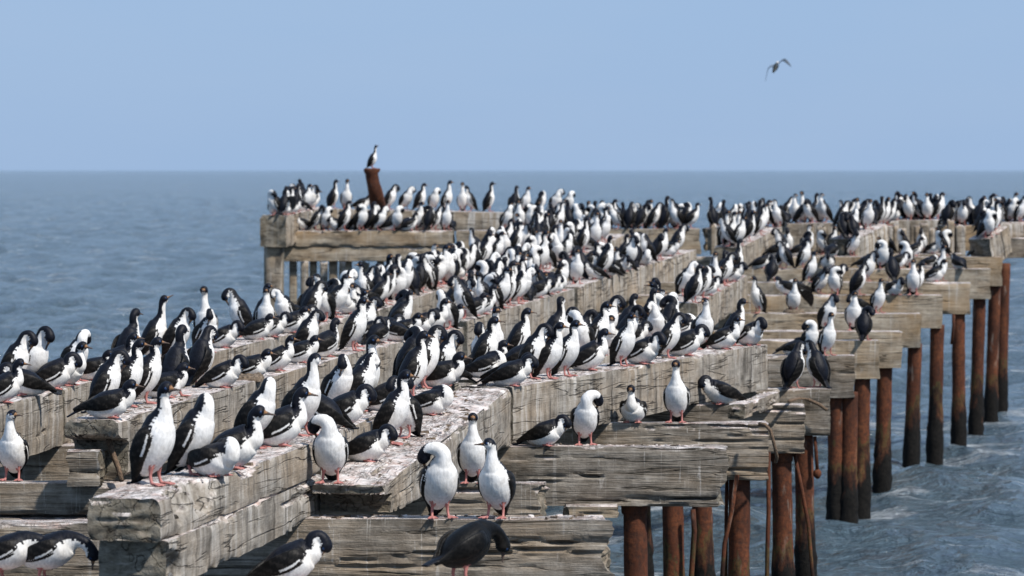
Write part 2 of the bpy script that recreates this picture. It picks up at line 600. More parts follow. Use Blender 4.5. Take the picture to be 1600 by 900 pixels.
# --- stringers (long beams): key, near top-right pixel + z, far top-right pixel + z, width, height, material, extras
Z0 = 2.8
STR = [
    ('L0a', (-60, 650, Z0), (98, 607, Z0), 0.50, 0.50, M_STR, {}),
    ('L0b', (101, 606, Z0), (462, 520, Z0), 0.46, 0.50, M_STR, {}),
    ('L1a', (186, 655, Z0), (532, 558, Z0), 0.42, 0.46, M_STR, dict(undercut=0.30)),
    ('L1b', (542, 554, Z0), (724, 511, Z0), 0.44, 0.50, M_STR, {}),
    ('L1c', (730, 501, Z0), (898, 451, 2.95), 0.46, 0.50, M_STR, {}),
    ('S2', (801, 605, Z0), (1200, 537, Z0), 0.44, 0.50, M_STR, dict(end_b=0.03)),
    ('M1', (902, 448, 2.95), (1088, 390, 3.28), 0.50, 0.50, M_SHEATH, {}),
    ('M2', (1090, 474, 2.86), (1168, 430, 3.02), 0.50, 0.46, M_SHEATH, {}),
    ('M3', (1158, 386, 3.32), (1222, 354, 3.62), 0.5, 0.46, M_SHEATH, {}),
    ('R1', (1336, 374, 3.40), (1388, 350, 3.66), 0.52, 0.56, M_SHEATH, dict(rough=1.4)),
    ('R3', (1546, 374, 3.42), (1576, 353, 3.66), 0.44, 0.56, M_SHEATH, dict(rough=1.4)),
]
for i, (key, a, b_, w, h, mt, kw) in enumerate(STR):
    A = at_z(*a); B = at_z(*b_)
    near = A.y < 45
    timber(key, 'stringer', A, B, w, h, mt, 300 + 13 * i, fine=0.045 if near else 0.09, **kw)

# near pair: a stacked beam that overhangs the first bent, and the worn one beside it
FA = Vector((-2.03, 22.1, 0)); FB = Vector((-1.42, 26.55, 0))
fdir = (FB - FA).normalized()
timber('F', 'stringer', FA + Vector((0, 0, 2.80)), FB + fdir * 0.55 + Vector((0, 0, 2.80)), 0.43, 0.245, M_STR, 601, fine=0.035, rough=1.3, end_a=0.06,
       bites=((0.55, 0.43 + 0.03, 0.20, 0.12, 0.13), (1.15, 0.45, 0.30, 0.13, 0.20), (2.5, 0.40, 0.35, 0.07, 0.08)))
timber('F_low', 'stringer', FA + fdir * 0.10 + Vector((0.03, 0, 2.552)), FB + fdir * 0.55 + Vector((0.02, 0, 2.552)), 0.42, 0.29, M_STR, 607, fine=0.035, rough=1.3,
       end_a=0.06, bites=((0.1, 0.42 + 0.20, 0.2, 0.12, 0.10),))
timber('S1', 'stringer', (-0.887, 26.42, 2.53), (-0.012, 33.42, 2.80), 0.50, (0.235, 0.50), M_STR, 613, fine=0.035, rough=1.4, undercut=0.34, cracks=16, end_a=0.05)
timber('F2', 'stringer', (-1.36, 27.25, 2.79), (-0.46, 34.6, 2.80), 0.46, 0.49, M_STR, 617, fine=0.045)
timber('F3', 'stringer', (-0.30, 34.8, 2.80), (2.28, 44.0, 2.80), 0.62, 0.5, M_STR, 619, fine=0.06)
# beams under the dense crowd, continuing the left rows out to the pier head
timber('L0c', 'stringer', (-2.50, 45.1, 2.80), (-0.95, 57.6, 2.98), 0.5, 0.5, M_STR, 623, fine=0.09)
timber('L0d', 'stringer', (-0.92, 57.9, 2.98), (1.10, 72.4, 3.52), 0.5, 0.5, M_SHEATH, 627, fine=0.09)
timber('X1', 'stringer', (-0.25, 54.0, 2.92), (2.15, 72.3, 3.50), 0.5, 0.5, M_SHEATH, 631, fine=0.09)
timber('X2', 'stringer', (-1.75, 50.5, 2.86), (-0.55, 60.5, 3.02), 0.5, 0.5, M_STR, 637, fine=0.09)

# --- cross beams of the bents: d, row of the top, right-hand pixel, left-hand pixel, material
def row_left(d):
    return float(np.interp(d, [20, 30.1, 33.5, 44.9, 57.6, 72], [-5.2, -4.9, -4.7, -3.3, -1.9, -0.4]))


CROSS = [
    # key, d, z, [(x left, x right, z drop, height)], material
    ('c0', 23.0, 2.19, [(-3.6, 0.35, 0.0, 0.5)], M_CRS),
    ('c1', 26.4, 2.30, [(-4.9, -2.30, -0.03, 0.50), (-2.27, 0.66, 0.0, 0.50)], M_CRS),
    ('c2', 29.42, 2.30, [(-4.9, -1.55, 0.0, 0.245), (-4.9, -1.5, -0.27, 0.25), (-1.5, 0.245, 0.0, 0.27)], M_CRS),
    ('c3', 33.35, 2.30, [(-4.7, -0.35, 0.0, 0.5), (-0.32, 1.835, 0.0, 0.52)], M_CRS),
    ('c4', 36.4, 2.30, [(-4.6, 0.3, 0.0, 0.5), (0.33, 2.43, 0.0, 0.54)], M_CRS),
    ('c5', 39.35, 2.30, [(-4.2, 0.9, 0.0, 0.5), (0.93, 3.00, 0.0, 0.50)], M_CRS),
    ('c6', 42.15, 2.30, [(-3.9, 1.4, 0.0, 0.5), (1.43, 3.50, 0.0, 0.52)], M_CRS),
    ('c6b', 45.9, 2.29, [(-3.4, 1.8, 0.0, 0.5)], M_CRS),
    ('c7', 49.7, 2.30, [(-3.0, 2.0, 0.0, 0.5), (2.03, 4.44, 0.0, 0.55)], M_CRS),
]
for d, xr in ((53.3, 1375), (55.9, 1410), (60.4, 1440), (62.3, 1473), (64.8, 1517), (67.8, 1548), (71.2, 1566)):
    XR = (xr - 800) / F_PX * d
    XL = row_left(d)
    xm = XL + (XR - XL) * 0.5
    CROSS.append(('c%d' % round(d), d, zC(d), [(XL, xm, 0.0, 0.5), (xm + 0.03, XR, 0.0, 0.54)], M_TAN))
sd = 900
for key, d, z, segs, mt in CROSS:
    for j, (x0, x1, dz, h) in enumerate(segs):
        sd += 7
        wdt = 0.36 if d < 50 else 0.42
        near = d < 43 and x1 > -1.4
        ragged = 0.10 if (key, j) in (('c3', 1), ('c1', 1), ('c2', 2)) else 0.035
        timber('%s_%d' % (key, j), 'crossbeam', (x0, d + wdt / 2, z + dz), (x1, d + wdt / 2 + random.uniform(-0.02, 0.02), z + dz + random.uniform(-0.012, 0.006)), wdt, h, mt, sd,
               fine=0.038 if near else (0.06 if d < 50 else 0.10), side='centre', end_b=ragged, rough=1.35 if near else 1.0,
               cracks=22 if near else 10)

# --- pier head: long caps across the view
timber('H1', 'crossbeam', at_y(436, 360, 74.6), at_y(708, 360, 74.6), 0.5, 0.31, M_TAN, 1501, fine=0.08, side='centre')
timber('H2', 'crossbeam', at_y(436, 385.5, 74.6), at_y(712, 385.5, 74.6), 0.44, 0.28, M_TAN, 1507, fine=0.08, side='centre')
timber('H3', 'crossbeam', at_y(714, 360, 74.8), at_y(1092, 357, 74.8), 0.6, 0.5, M_TAN, 1511, fine=0.10, side='centre')
for key, a_, b2, yt, dd, ww, hh, mt in (('H4a', 1103, 1212, 357, 75.0, 0.8, 0.42, M_TAN), ('H4b', 1216, 1300, 349, 77.0, 1.0, 0.6, M_SHEATH), ('H4c', 1304, 1392, 354, 75.6, 0.9, 0.5, M_TAN),
                                        ('H4d', 1386, 1474, 344, 77.4, 1.0, 0.65, M_SHEATH), ('H4e', 1470, 1548, 352, 75.4, 0.9, 0.5, M_TAN), ('H4f', 1552, 1650, 347, 77.2, 1.0, 0.5, M_SHEATH)):
    timber(key, 'crossbeam', at_y(a_, yt, dd), at_y(b2, yt - 1, dd), ww, hh, mt, 1511 + a_, fine=0.10, side='centre', rough=1.5, end_a=0.12, end_b=0.12)
timber('H5', 'crossbeam', at_y(1215, 398, 74.3), at_y(1500, 396, 74.3), 0.5, 0.45, M_TAN, 1523, fine=0.10, side='centre')
timber('H6', 'crossbeam', at_y(1560, 372, 76.5), at_y(1660, 371, 76.5), 0.5, 0.4, M_CRS, 1527, fine=0.10, side='centre')
timber('HL', 'stringer', at_y(447, 337, 72.9), at_y(508, 324, 78.5), 0.5, 0.6, M_SHEATH, 1531, fine=0.08, rough=1.6)
timber('HM', 'stringer', at_y(505, 326, 78.6), at_y(895, 334, 78.8), 0.6, 0.4, M_SHEATH, 1537, fine=0.12, side='centre')


def post(x0px, x1px, ytop, ybot_z, d, mat, seed):
    """an upright squared timber of the pier head"""
    a = at_y((x0px + x1px) / 2, ytop, d)
    w = (x1px - x0px) / F_PX * d
    L = a.z - ybot_z
    n = 26; M = max(10, int(L / 0.12))
    verts = []; faces = []
    for i in range(M):
        t = i / (M - 1)
        for j in range(n):
            an = 2 * math.pi * j / n
            cx, cy = math.cos(an), math.sin(an)
            mx = max(abs(cx), abs(cy)) ** 0.85
            rr = w / 2 / mx * (1 + 0.07 * float(vnoise(j * 0.9, t * L * 1.5, seed)))
            verts.append((cx * rr, cy * rr, -t * L + (0.05 * float(vnoise(j * 0.8, 0.2, seed)) if i == 0 else 0)))
    for i in range(M - 1):
        for j in range(n):
            j2 = (j + 1) % n
            faces.append((i * n + j, (i + 1) * n + j, (i + 1) * n + j2, i * n + j2))
    faces.append(tuple(range(n)))
    o = link('post', new_mesh('post', verts, faces), mat, pier)
    o.location = a
    return o


post(413, 443, 383, -0.6, 73.2, M_SHEATH, 71)
for k, (a, b_) in enumerate(((452, 464), (484, 495), (514, 527), (540, 550), (566, 577), (589, 600), (618, 630), (655, 667))):
    post(a, b_, 409, -0.6, 74.6, M_TAN, 80 + k)
for k, (a, b_) in enumerate(((470, 482), (500, 512), (530, 541))):
    post(a, b_, 409, -0.6, 78.4, M_SHEATH, 95 + k)

def upright(a, b_, yt, yb, d, mat, seed):
    p = post(a, b_, yt, at_y(a, yb, d).z, d, mat, seed)
    p.name = 'plank'
    return p


for k, (a, b_, yt, yb) in enumerate(((1386, 1395, 356, 398), (1396, 1404, 352, 404), (1405, 1416, 358, 402), (1428, 1437, 354, 398), (1438, 1450, 350, 400), (1452, 1460, 358, 402), (1480, 1491, 345, 400), (1492, 1508, 352, 404),
                                     (1110, 1120, 352, 398), (1122, 1131, 355, 392), (1262, 1272, 352, 392), (1276, 1290, 354, 400))):
    upright(a, b_, yt, yb, 74.6, M_SHEATH, 140 + k)

# ------------------------------------------------------------------ piles, rods
def tube(pts, radii, n=14, wob=0.0, seed=0):
    verts = []; faces = []
    P = [Vector(p) for p in pts]
    m = len(P)
    ref = Vector((0, 1, 0)) if abs((P[-1] - P[0]).normalized().y) < 0.9 else Vector((1, 0, 0))
    for i in range(m):
        t = (P[min(i + 1, m - 1)] - P[max(i - 1, 0)]).normalized()
        a = t.cross(ref).normalized(); b2 = t.cross(a)
        for j in range(n):
            an = 2 * math.pi * j / n
            rr = radii[i] * (1 + wob * float(vnoise(j * 1.3, i * 0.7, seed)))
            verts.append(P[i] + (a * math.cos(an) + b2 * math.sin(an)) * rr)
    for i in range(m - 1):
        for j in range(n):
            j2 = (j + 1) % n
            faces.append((i * n + j, i * n + j2, (i + 1) * n + j2, (i + 1) * n + j))
    faces.append(tuple(reversed(range(n)))); faces.append(tuple(range((m - 1) * n, m * n)))
    return verts, faces


def pile(X, d, ztop, r=0.105, seed=0, collar=False):
    PILE_XY.append((X, d))
    n = 34
    zs = np.linspace(ztop, -0.9, n)
    lean = (random.uniform(-0.03, 0.03), random.uniform(-0.02, 0.02))
    pts = [(X + (ztop - z) * lean[0], d + (ztop - z) * lean[1], z) for z in zs]
    # mussels thicken it below the tide line
    rad = [r * (1 + 0.14 * max(0, min(1, (0.75 - z) / 0.4)) + random.uniform(-0.015, 0.015)) for z in zs]
    v, f = tube(pts, rad, 18, 0.045, seed)
    v = [p + Vector((p.x - X, p.y - d, 0)).normalized() * (0.028 * abs(float(vnoise(k_ * 1.7, k_ * 0.37, seed + 9))) * max(0, min(1, (1.0 - p.z) / 0.5))) for k_, p in enumerate(v)]
    o = link('pile', new_mesh('pile', v, f), M_RUST, pier)
    if collar:
        v, f = tube([(X, d, ztop), (X, d, ztop - 0.03), (X, d, ztop - 0.035), (X, d, ztop - 0.11), (X, d, ztop - 0.13)],
                    [r * 1.27, r * 1.27, r * 1.16, r * 1.13, r * 1.01], 18)
        c = link('collar', new_mesh('collar', v, f), M_RUST, o)
    return o


PILES = {23.0: [120, 640], 26.4: [40, 560, 880], 29.42: [60, 400, 700], 33.35: [120, 560, 993], 36.4: [200, 760, 1052, 1158], 39.35: [300, 800, 1097, 1224],
         42.15: [420, 1000, 1258], 45.9: [480, 900], 49.7: [520, 900, 1308, 1331], 53.3: [640, 1000, 1350], 55.9: [700, 1050, 1385], 60.4: [700, 1100, 1432],
         62.3: [720, 1150, 1467], 64.8: [760, 1200, 1500], 67.8: [800, 1250, 1533], 71.2: [850, 1300, 1557]}
for d, xs in PILES.items():
    for j, u in enumerate(xs):
        zt = {23.0: 2.19}.get(d, zC(d)) - 0.51
        if d == 29.42:
            zt = 1.76
        pile((u - 800) / F_PX * d, d + 0.18, zt + 0.03, 0.103 if d < 50 else 0.112, seed=int(d * 10) + j, collar=(u in (993, 1224)))
pile((1574 - 800) / F_PX * 74, 74.4, 2.9, 0.115, seed=7)
build_sea()

# rusty steel post standing on the pier head
v, f = tube([at_y(592, 336, 78), at_y(588, 312, 77.3), at_y(586, 300, 77), at_y(583, 285, 77), at_y(581, 272, 77), at_y(581, 266, 77), at_y(581, 263, 77)],
            [0.17, 0.165, 0.155, 0.14, 0.145, 0.175, 0.15], 12, 0.14, 3)
rp = link('post', new_mesh('post', v, f), M_RUST, pier)
rp['label'] = 'rusty leaning steel post rising from the pier head'


def rod(pts, r, mat=M_RUST, name='rod'):
    v, f = tube(pts, [r] * len(pts), 8, 0.15, len(pts))
    return link(name, new_mesh(name, v, f), mat, pier)


rod([at_y(1186, 662, 36.25), at_y(1196, 664, 36.2), at_y(1204, 673, 36.15), at_y(1209, 692, 36.15), at_y(1214, 714, 36.2), at_y(1212, 722, 36.3)], 0.017, M_ROPE, 'rope')
rod([at_y(1233, 627, 39.2), at_y(1248, 622, 42.0), at_y(1262, 624, 42.0), at_y(1280, 632, 42.0), at_y(1292, 641, 42.0)], 0.018, M_ROPE, 'rope')
rod([at_y(1201, 706, 36.6), at_y(1201, 800, 36.6), at_y(1199, 860, 36.6), at_y(1198, 930, 36.6), at_y(1197, 1040, 36.6)], 0.022)
rod([at_y(1152, 742, 36.4), at_y(1143, 800, 36.4), at_y(1132, 850, 36.4), at_y(1128, 905, 36.4), at_y(1122, 1050, 36.4)], 0.022)
rod([at_y(1136, 740, 36.7), at_y(1135, 800, 36.7), at_y(1134, 905, 36.7), at_y(1134, 1040, 36.7)], 0.018)
rod([at_y(1241, 706, 39.5), at_y(1252, 760, 39.5), at_y(1263, 820, 39.5), at_y(1270, 905, 39.5), at_y(1276, 985, 39.5)], 0.02)
kn = rod([at_y(1273, 682, 42.2), at_y(1275, 705, 42.2), at_y(1277, 735, 42.2)], 0.022)
v, f = tube([at_y(1277, 733, 42.2), at_y(1277, 737, 42.2), at_y(1277, 743, 42.2), at_y(1278, 748, 42.2)], [0.02, 0.045, 0.045, 0.015], 8)
link('knob', new_mesh('knob', v, f), M_RUST, kn)
rod([at_y(1083, 796, 36.4), at_y(1085, 830, 36.4), at_y(1080, 905, 36.4), at_y(1076, 1045, 36.4)], 0.026)
rod([at_y(1490, 491, 62.6), at_y(1490, 510, 62.6), at_y(1487, 538, 62.6)], 0.03)
# corbel block and leaning brace under the left beam end, steel saddle under the third bent
timber('CB', 'corbel_block', at_y(109, 703, 29.42), at_y(160, 703, 29.42), 0.40, 0.27, M_CRS, 1701, fine=0.04, side='centre', rough=2.0)
rod([at_y(167, 676, 29.5), at_y(176, 708, 29.45), at_y(186, 734, 29.4), at_y(190, 751, 29.35)], 0.022, M_ROPE, 'brace')
timber('SD', 'saddle', at_y(886, 789, 33.3), at_y(964, 789, 33.3), 0.34, 0.10, M_TAN, 1707, fine=0.04, side='centre', rough=1.2)
# split diagonal brace leaning on the long right-hand beam
timber('BR', 'brace', at_z(1150, 632, 2.42), at_z(1206, 612, 2.40), 0.16, 0.14, M_CRS, 1709, fine=0.04, side='centre')

# ------------------------------------------------------------------ cormorants
BLACK = (0.0050, 0.0058, 0.0100)
WING = (0.0095, 0.0083, 0.0075)
WHITE = (0.80, 0.785, 0.76)
PINK = (0.44, 0.185, 0.165)
BILL = (0.105, 0.078, 0.066)
ORANGE = (0.27, 0.145, 0.07)


def catmull(P, k):
    P = np.asarray(P, float)
    out = []
    n = len(P)
    for i in range(n - 1):
        p0 = P[max(i - 1, 0)]; p1 = P[i]; p2 = P[i + 1]; p3 = P[min(i + 2, n - 1)]
        for q in range(k):
            t = q / k
            out.append(0.5 * ((2 * p1) + (-p0 + p2) * t + (2 * p0 - 5 * p1 + 4 * p2 - p3) * t * t + (-p0 + 3 * p1 - 3 * p2 + p3) * t ** 3))
    out.append(P[-1])
    return np.array(out)


class Bird:
    def __init__(self):
        self.v = []; self.f = []; self.c = []

    def sweep(self, ctrl, colour, n=20, k=5, lat=(0, 1, 0)):
        """ctrl rows: x, y, z, half-width, half-height, extra. colour(u, row, cos_dorsal, lateral_sign) -> rgb"""
        C = catmull(ctrl, k)
        m = len(C)
        l = np.array(lat, float)
        base = len(self.v)
        for i in range(m):
            t = C[min(i + 1, m - 1), :3] - C[max(i - 1, 0), :3]
            t /= np.linalg.norm(t) + 1e-9
            l = l - t * l.dot(t); l /= np.linalg.norm(l) + 1e-9
            nrm = np.cross(t, l)
            w = max(C[i, 3], 0.003); h = max(C[i, 4], 0.003)
            for j in range(n):
                a = 2 * math.pi * j / n
                ca, sa = math.cos(a), math.sin(a)
                p = C[i, :3] + nrm * (ca * h) + l * (sa * w)
                self.v.append(tuple(p))
                self.c.append(colour(i / (m - 1), C[i], ca, sa))
        for i in range(m - 1):
            for j in range(n):
                j2 = (j + 1) % n
                self.f.append((base + i * n + j, base + i * n + j2, base + (i + 1) * n + j2, base + (i + 1) * n + j))
        self.f.append(tuple(base + j for j in reversed(range(n))))
        self.f.append(tuple(base + (m - 1) * n + j for j in range(n)))


NECKS = {
    # offsets from the neck base (x forward, y left, z up), half-width, half-height ; last two are head and face, then the bill direction
    'S': ([(0.012, 0, 0.042, .031, .035), (0.004, 0, 0.082, .026, .029), (0.012, 0, 0.113, .026, .028), (0.040, 0, 0.133, .028, .030), (0.066, 0, 0.130, .019, .020)], (0.062, 0, -0.012)),
    'S2': ([(0.022, 0, 0.036, .032, .036), (0.022, 0, 0.072, .027, .030), (0.014, 0, 0.104, .026, .029), (0.036, .008, 0.128, .028, .030), (0.061, .015, 0.126, .019, .020)], (0.058, 0.018, -0.010)),
    'A': ([(0.012, 0, 0.052, .030, .034), (0.006, 0, 0.104, .025, .028), (0.010, 0, 0.145, .025, .027), (0.036, 0, 0.168, .028, .030), (0.062, 0, 0.167, .019, .020)], (0.062, 0, -0.004)),
    'A2': ([(0.014, 0, 0.048, .031, .035), (0.012, 0, 0.092, .026, .029), (0.012, .004, 0.130, .026, .028), (0.026, .022, 0.153, .028, .030), (0.036, .046, 0.152, .019, .020)], (0.022, 0.058, -0.004)),
    'U': ([(0.018, 0, 0.060, .030, .034), (0.024, 0, 0.122, .024, .027), (0.030, 0, 0.178, .024, .026), (0.050, 0, 0.213, .027, .029), (0.074, 0, 0.224, .018, .019)], (0.058, 0, 0.026)),
    'P': ([(0.014, 0, 0.045, .032, .036), (0.032, 0, 0.082, .028, .031), (0.064, 0, 0.093, .027, .029), (0.090, 0, 0.072, .027, .029), (0.099, 0, 0.037, .028, .030), (0.091, 0, 0.010, .019, .020)], (-0.026, 0, -0.054)),
    'P2': ([(0.008, .006, 0.045, .032, .036), (0.018, .026, 0.084, .028, .031), (0.040, .056, 0.096, .027, .029), (0.060, .076, 0.070, .027, .029), (0.064, .080, 0.034, .028, .030), (0.054, .078, 0.008, .019, .020)], (-0.030, -0.006, -0.050)),
    'K': ([(0.010, .004, 0.036, .040, .042), (0.004, .032, 0.066, .036, .036), (-0.014, .074, 0.072, .031, .031), (-0.036, .104, 0.046, .028, .029), (-0.052, .112, 0.008, .028, .030), (-0.064, .108, -0.020, .019, .020)], (-0.022, -0.018, -0.050)),
    'Q': ([(0.022, 0, 0.026, .036, .038), (0.012, 0, 0.052, .030, .032), (0.010, 0, 0.075, .027, .029), (0.038, 0, 0.091, .028, .030), (0.064, 0, 0.087, .019, .020)], (0.060, 0, -0.012)),
    'N': ([(0.006, 0, 0.038, .034, .036), (0.018, 0, 0.068, .029, .031), (0.046, 0, 0.076, .027, .029), (0.070, 0, 0.052, .027, .029), (0.076, 0, 0.020, .028, .030), (0.066, 0, -0.004, .019, .020)], (-0.024, 0, -0.050)),
    'Z': ([(0.004, .006, 0.034, .040, .042), (-0.024, .026, 0.058, .036, .036), (-0.062, .040, 0.058, .030, .030), (-0.098, .034, 0.048, .028, .030), (-0.124, .024, 0.040, .019, .020)], (-0.05, -0.012, -0.016)),
    'W': ([(0.050, 0, 0.006, .034, .037), (0.096, 0, -0.014, .029, .031), (0.130, 0, -0.052, .027, .029), (0.146, 0, -0.094, .028, .030), (0.146, 0, -0.120, .019, .020)], (-0.006, 0, -0.058)),
}
POSES = {  # trunk pitch, trunk-centre height, sits, neck
    'S': (60, .194, False, 'S'), 'S2': (54, .188, False, 'S2'), 'A': (66, .198, False, 'A'), 'A2': (63, .196, False, 'A2'), 'U': (62, .196, False, 'U'),
    'P': (60, .194, False, 'P'), 'P2': (56, .190, False, 'P2'), 'K': (62, .194, False, 'K'), 'W': (22, .200, False, 'W'), 'D': (62, .196, False, 'A'),
    'T': (28, .112, True, 'S'), 'Q': (16, .104, True, 'Q'), 'N': (22, .108, True, 'N'), 'Z': (15, .102, True, 'Z'),
}


def build_bird(name, pose, mirror=False, all_dark=False, seed=0, voxel=0.0058):
    pitch, cz, sits, neck = POSES[pose]
    r = random.Random(seed)
    pitch += r.uniform(-5, 5) if not sits else r.uniform(-3, 4)
    nk = r.uniform(0.90, 1.10)
    plump = r.uniform(0.95, 1.06)
    B = Bird()
    ph = math.radians(pitch)
    ax = np.array((math.cos(ph), 0, math.sin(ph)))
    dr = np.array((-math.sin(ph), 0, math.cos(ph)))      # dorsal
    c0 = np.array((-0.015, 0, cz))
    m = -1.0 if mirror else 1.0

    def T(a, dorsal=0.0, y=0.0):
        return c0 + ax * a + dr * dorsal + np.array((0, y, 0))

    # trunk: slightly flattened underneath when it sits
    sw = 1.22 if sits else 1.13
    sa_ = 0.88 if sits else 1.0
    sh = 1.22 if sits else 1.20
    tr = [(-.150, .012, .030, .022, 0.9), (-.118, .002, .054, .046, .55), (-.062, -.004, .080 * sw, .070, .25), (0, -.006, .094 * sw, .086, .12), (.066, -.008, .094 * sw, .090, .10),
          (.122, -.002, .088 * sw, .083, .06), (.165, .004, .073, .074, .02), (.198, .006, .055, .058, 0.0)]
    rows = []
    for a, do, w, h, thr in tr:
        p = T(a * sa_, do)
        rows.append((*p, w * plump, h * plump * (sh if 0.03 < h else 1), thr))
    nb = T(.198 * sa_, .006)
    offs, bill = NECKS[neck]
    nN = len(offs)
    for i, (x, y, z, w, h) in enumerate(offs):
        thr = -0.14 if i < nN - 3 else (-0.42 if i == nN - 3 else (-0.84 if i == nN - 2 else -0.88))
        if neck in ('K', 'Z') and i >= nN - 4:
            thr = -1.35 if i >= nN - 3 else -0.55
        g = 1.48 if i == nN - 2 else (1.36 if i == nN - 1 else (1.38 if i == nN - 3 else 1.30))
        rows.append((nb[0] + x * nk, nb[1] + m * y, nb[2] + z * nk, w * g, h * g, thr))

    def body_col(u, row, ca, sa):
        if all_dark:
            g = 0.6 + 0.8 * r.random()
            return tuple(x * g * 0.35 for x in (WING if ca > -0.2 else (0.035, 0.031, 0.028)))
        e = 0.20 * float(vnoise(u * 60 + seed * 3, sa * 3.5 + ca, seed)) + 0.12 * (r.random() - 0.5)
        edge = row[5]      # above zero: the black creeps down the flank; below zero: down the neck and head
        lim = 0.16 - edge * 0.9 if edge > 0 else edge + 0.10
        if ca > lim + e:
            g = 0.7 + 0.9 * r.random()
            return tuple(x * g for x in BLACK)
        g = 0.90 + 0.10 * r.random()
        return tuple(x * g for x in WHITE)

    B.sweep(rows, body_col, n=26, k=6)
    # bill
    f0 = np.array(rows[-1][:3]); bd = np.array((bill[0], m * bill[1], bill[2]))
    dn = np.array((0, 0, -0.006)) if abs(bd[2]) < 0.04 else np.array((-0.004, 0, 0))
    st = f0 - bd * 0.05
    br = [(*(st), .0150, .0155, 0), (*(f0 + bd * 0.28), .0105, .0115, 0), (*(f0 + bd * 0.7), .0066, .0072, 0), (*(f0 + bd * 1.0), .0055, .0062, 0), (*(f0 + bd * 1.08 + dn), .0040, .0050, 0)]
    B.sweep(br, lambda u, row, ca, sa: (ORANGE if (u < 0.28 and ca > -0.2) else BILL) if not all_dark else BILL, n=10, k=4)
    # eyes
    h0 = np.array(rows[-2][:3]); hd = bd / np.linalg.norm(bd)
    lat = np.cross((0, 0, 1.0), hd); lat = lat / (np.linalg.norm(lat) + 1e-6)
    upv = np.cross(hd, lat)
    for s in (-1, 1):
        e0 = h0 + lat * s * 0.0365 + hd * 0.012 + upv * 0.006
        B.sweep([(*(e0), 0.0045, 0.0045, 0), (*(e0 + lat * s * 0.009), .003, .003, 0)], lambda u, row, ca, sa: (0.02, 0.05, 0.13), n=8, k=2, lat=tuple(hd))
    # tail
    droop = -0.02 if sits else 0.02
    tl = [(*T(-.10, .012), .030, .018, 0), (*T(-.16, .016 + droop * .3), .032, .013, 0), (*T(-.225, .016 + droop), .034, .009, 0), (*T(-.29, .010 + droop * 1.6), .030, .007, 0)]
    tl = [(x, y, max(z, 0.012), w, h, q) for x, y, z, w, h, q in tl]
    B.sweep(tl, lambda u, row, ca, sa: BLACK, n=14, k=4)
    # folded wings
    has_bar = seed % 3 != 1
    for s in (-1, 1):
        wob = r.uniform(-0.006, 0.006)
        wr = [(*T(.132, .030, s * .060), .012, .024, 0), (*T(.096, .026, s * (.088 * sw)), .016, .044, 0), (*T(.030, .022 + wob, s * (.097 * sw)), .016, .056, 0),
              (*T(-.050, .024 + wob, s * (.085 * sw)), .014, .052, 0), (*T(-.120, .026, s * .058), .012, .036, 0), (*T(-.185, .024, s * .034), .009, .020, 0), (*T(-.232, .020, s * .020), .007, .009, 0)]
        wr = [(x, y, max(z, 0.02), w, h, q) for x, y, z, w, h, q in wr]
        open_wing = pose == 'D' and s == (1 if not mirror else -1)
        if open_wing:
            wr = [(*T(.150, .02, s * .05), .020, .03, 0), (*T(.16, .03, s * .12), .050, .014, 0), (*T(.12, .04, s * .20), .085, .011, 0), (*T(.04, .05, s * .27), .085, .009, 0), (*T(-.06, .06, s * .31), .05, .007, 0), (*T(-.13, .06, s * .32), .02, .006, 0)]

        def wing_col(u, row, ca, sa, s=s):
            if all_dark:
                g = 0.2 + 0.9 * r.random() ** 2
                return tuple(x * g for x in WING)
            if has_bar and 0.17 < u < 0.44 and sa * s > 0.3 and 0.44 + 0.3 * u < ca < 0.62 + 0.3 * u and r.random() < 0.97:
                return (0.70, 0.69, 0.67)
            g = 0.55 + 1.9 * max(0.0, math.sin(u * 46 + ca * 5.0 + 1.5 * r.random())) ** 3
            return tuple(x * g for x in WING)
        if open_wing:
            B.sweep(wr, wing_col, n=18, k=5, lat=tuple(ax))
        else:
            B.sweep(wr, wing_col, n=22, k=5)
    # legs and webbed feet
    for s in (-1, 1):
        if sits:
            hx = 0.02
            toe0 = np.array((hx, s * .05, .014))
        else:
            hip = T(-.035, -.045, s * .045) if pitch > 30 else T(-.03, -.05, s * .045)
            fx = r.uniform(-0.012, 0.014)
            ank = np.array((hip[0] - 0.006, s * .050, .058)); toe0 = np.array((hip[0] + 0.012 + fx, s * .054, .012))
            kn = hip * 0.5 + ank * 0.5 + np.array((0.004, 0, 0))
            lg = [(*hip, .030, .036, 0), (*(hip * 0.75 + ank * 0.25), .022, .025, 0), (*kn, .0135, .0145, 0), (*ank, .0098, .0105, 0), (*toe0, .0098, .0105, 0)]
            B.sweep(lg, lambda u, row, ca, sa: (WHITE if not all_dark else WING) if u < 0.34 else PINK, n=12, k=4)
        for da in (-26, 0, 24):
            an = math.radians(da + s * 9)
            tip = toe0 + np.array((math.cos(an) * .082, math.sin(an) * .082, -.005))
            mid = toe0 * 0.5 + tip * 0.5 + np.array((0, 0, .004))
            B.sweep([(*toe0, .0085, .0085, 0), (*mid, .0072, .0075, 0), (*tip, .0050, .0055, 0)], lambda u, row, ca, sa: PINK, n=8, k=3)
        an = math.radians(s * 9)
        fw = np.array((math.cos(an), math.sin(an), 0))
        B.sweep([(*(toe0 + fw * .004), .009, .0058, 0), (*(toe0 + fw * .040 + np.array((0, 0, -.003))), .020, .0050, 0), (*(toe0 + fw * .066 + np.array((0, 0, -.005))), .030, .0046, 0)],
                lambda u, row, ca, sa: tuple(x * 0.8 for x in PINK), n=10, k=3)
    # ---- weld everything into one continuous skin
    raw = bpy.data.meshes.new(name + '_raw')
    raw.from_pydata([tuple(map(float, p)) for p in B.v], [], B.f)
    raw.update()
    tmp = bpy.data.objects.new(name + '_raw', raw)
    COL.objects.link(tmp)
    md = tmp.modifiers.new('weld', 'REMESH')
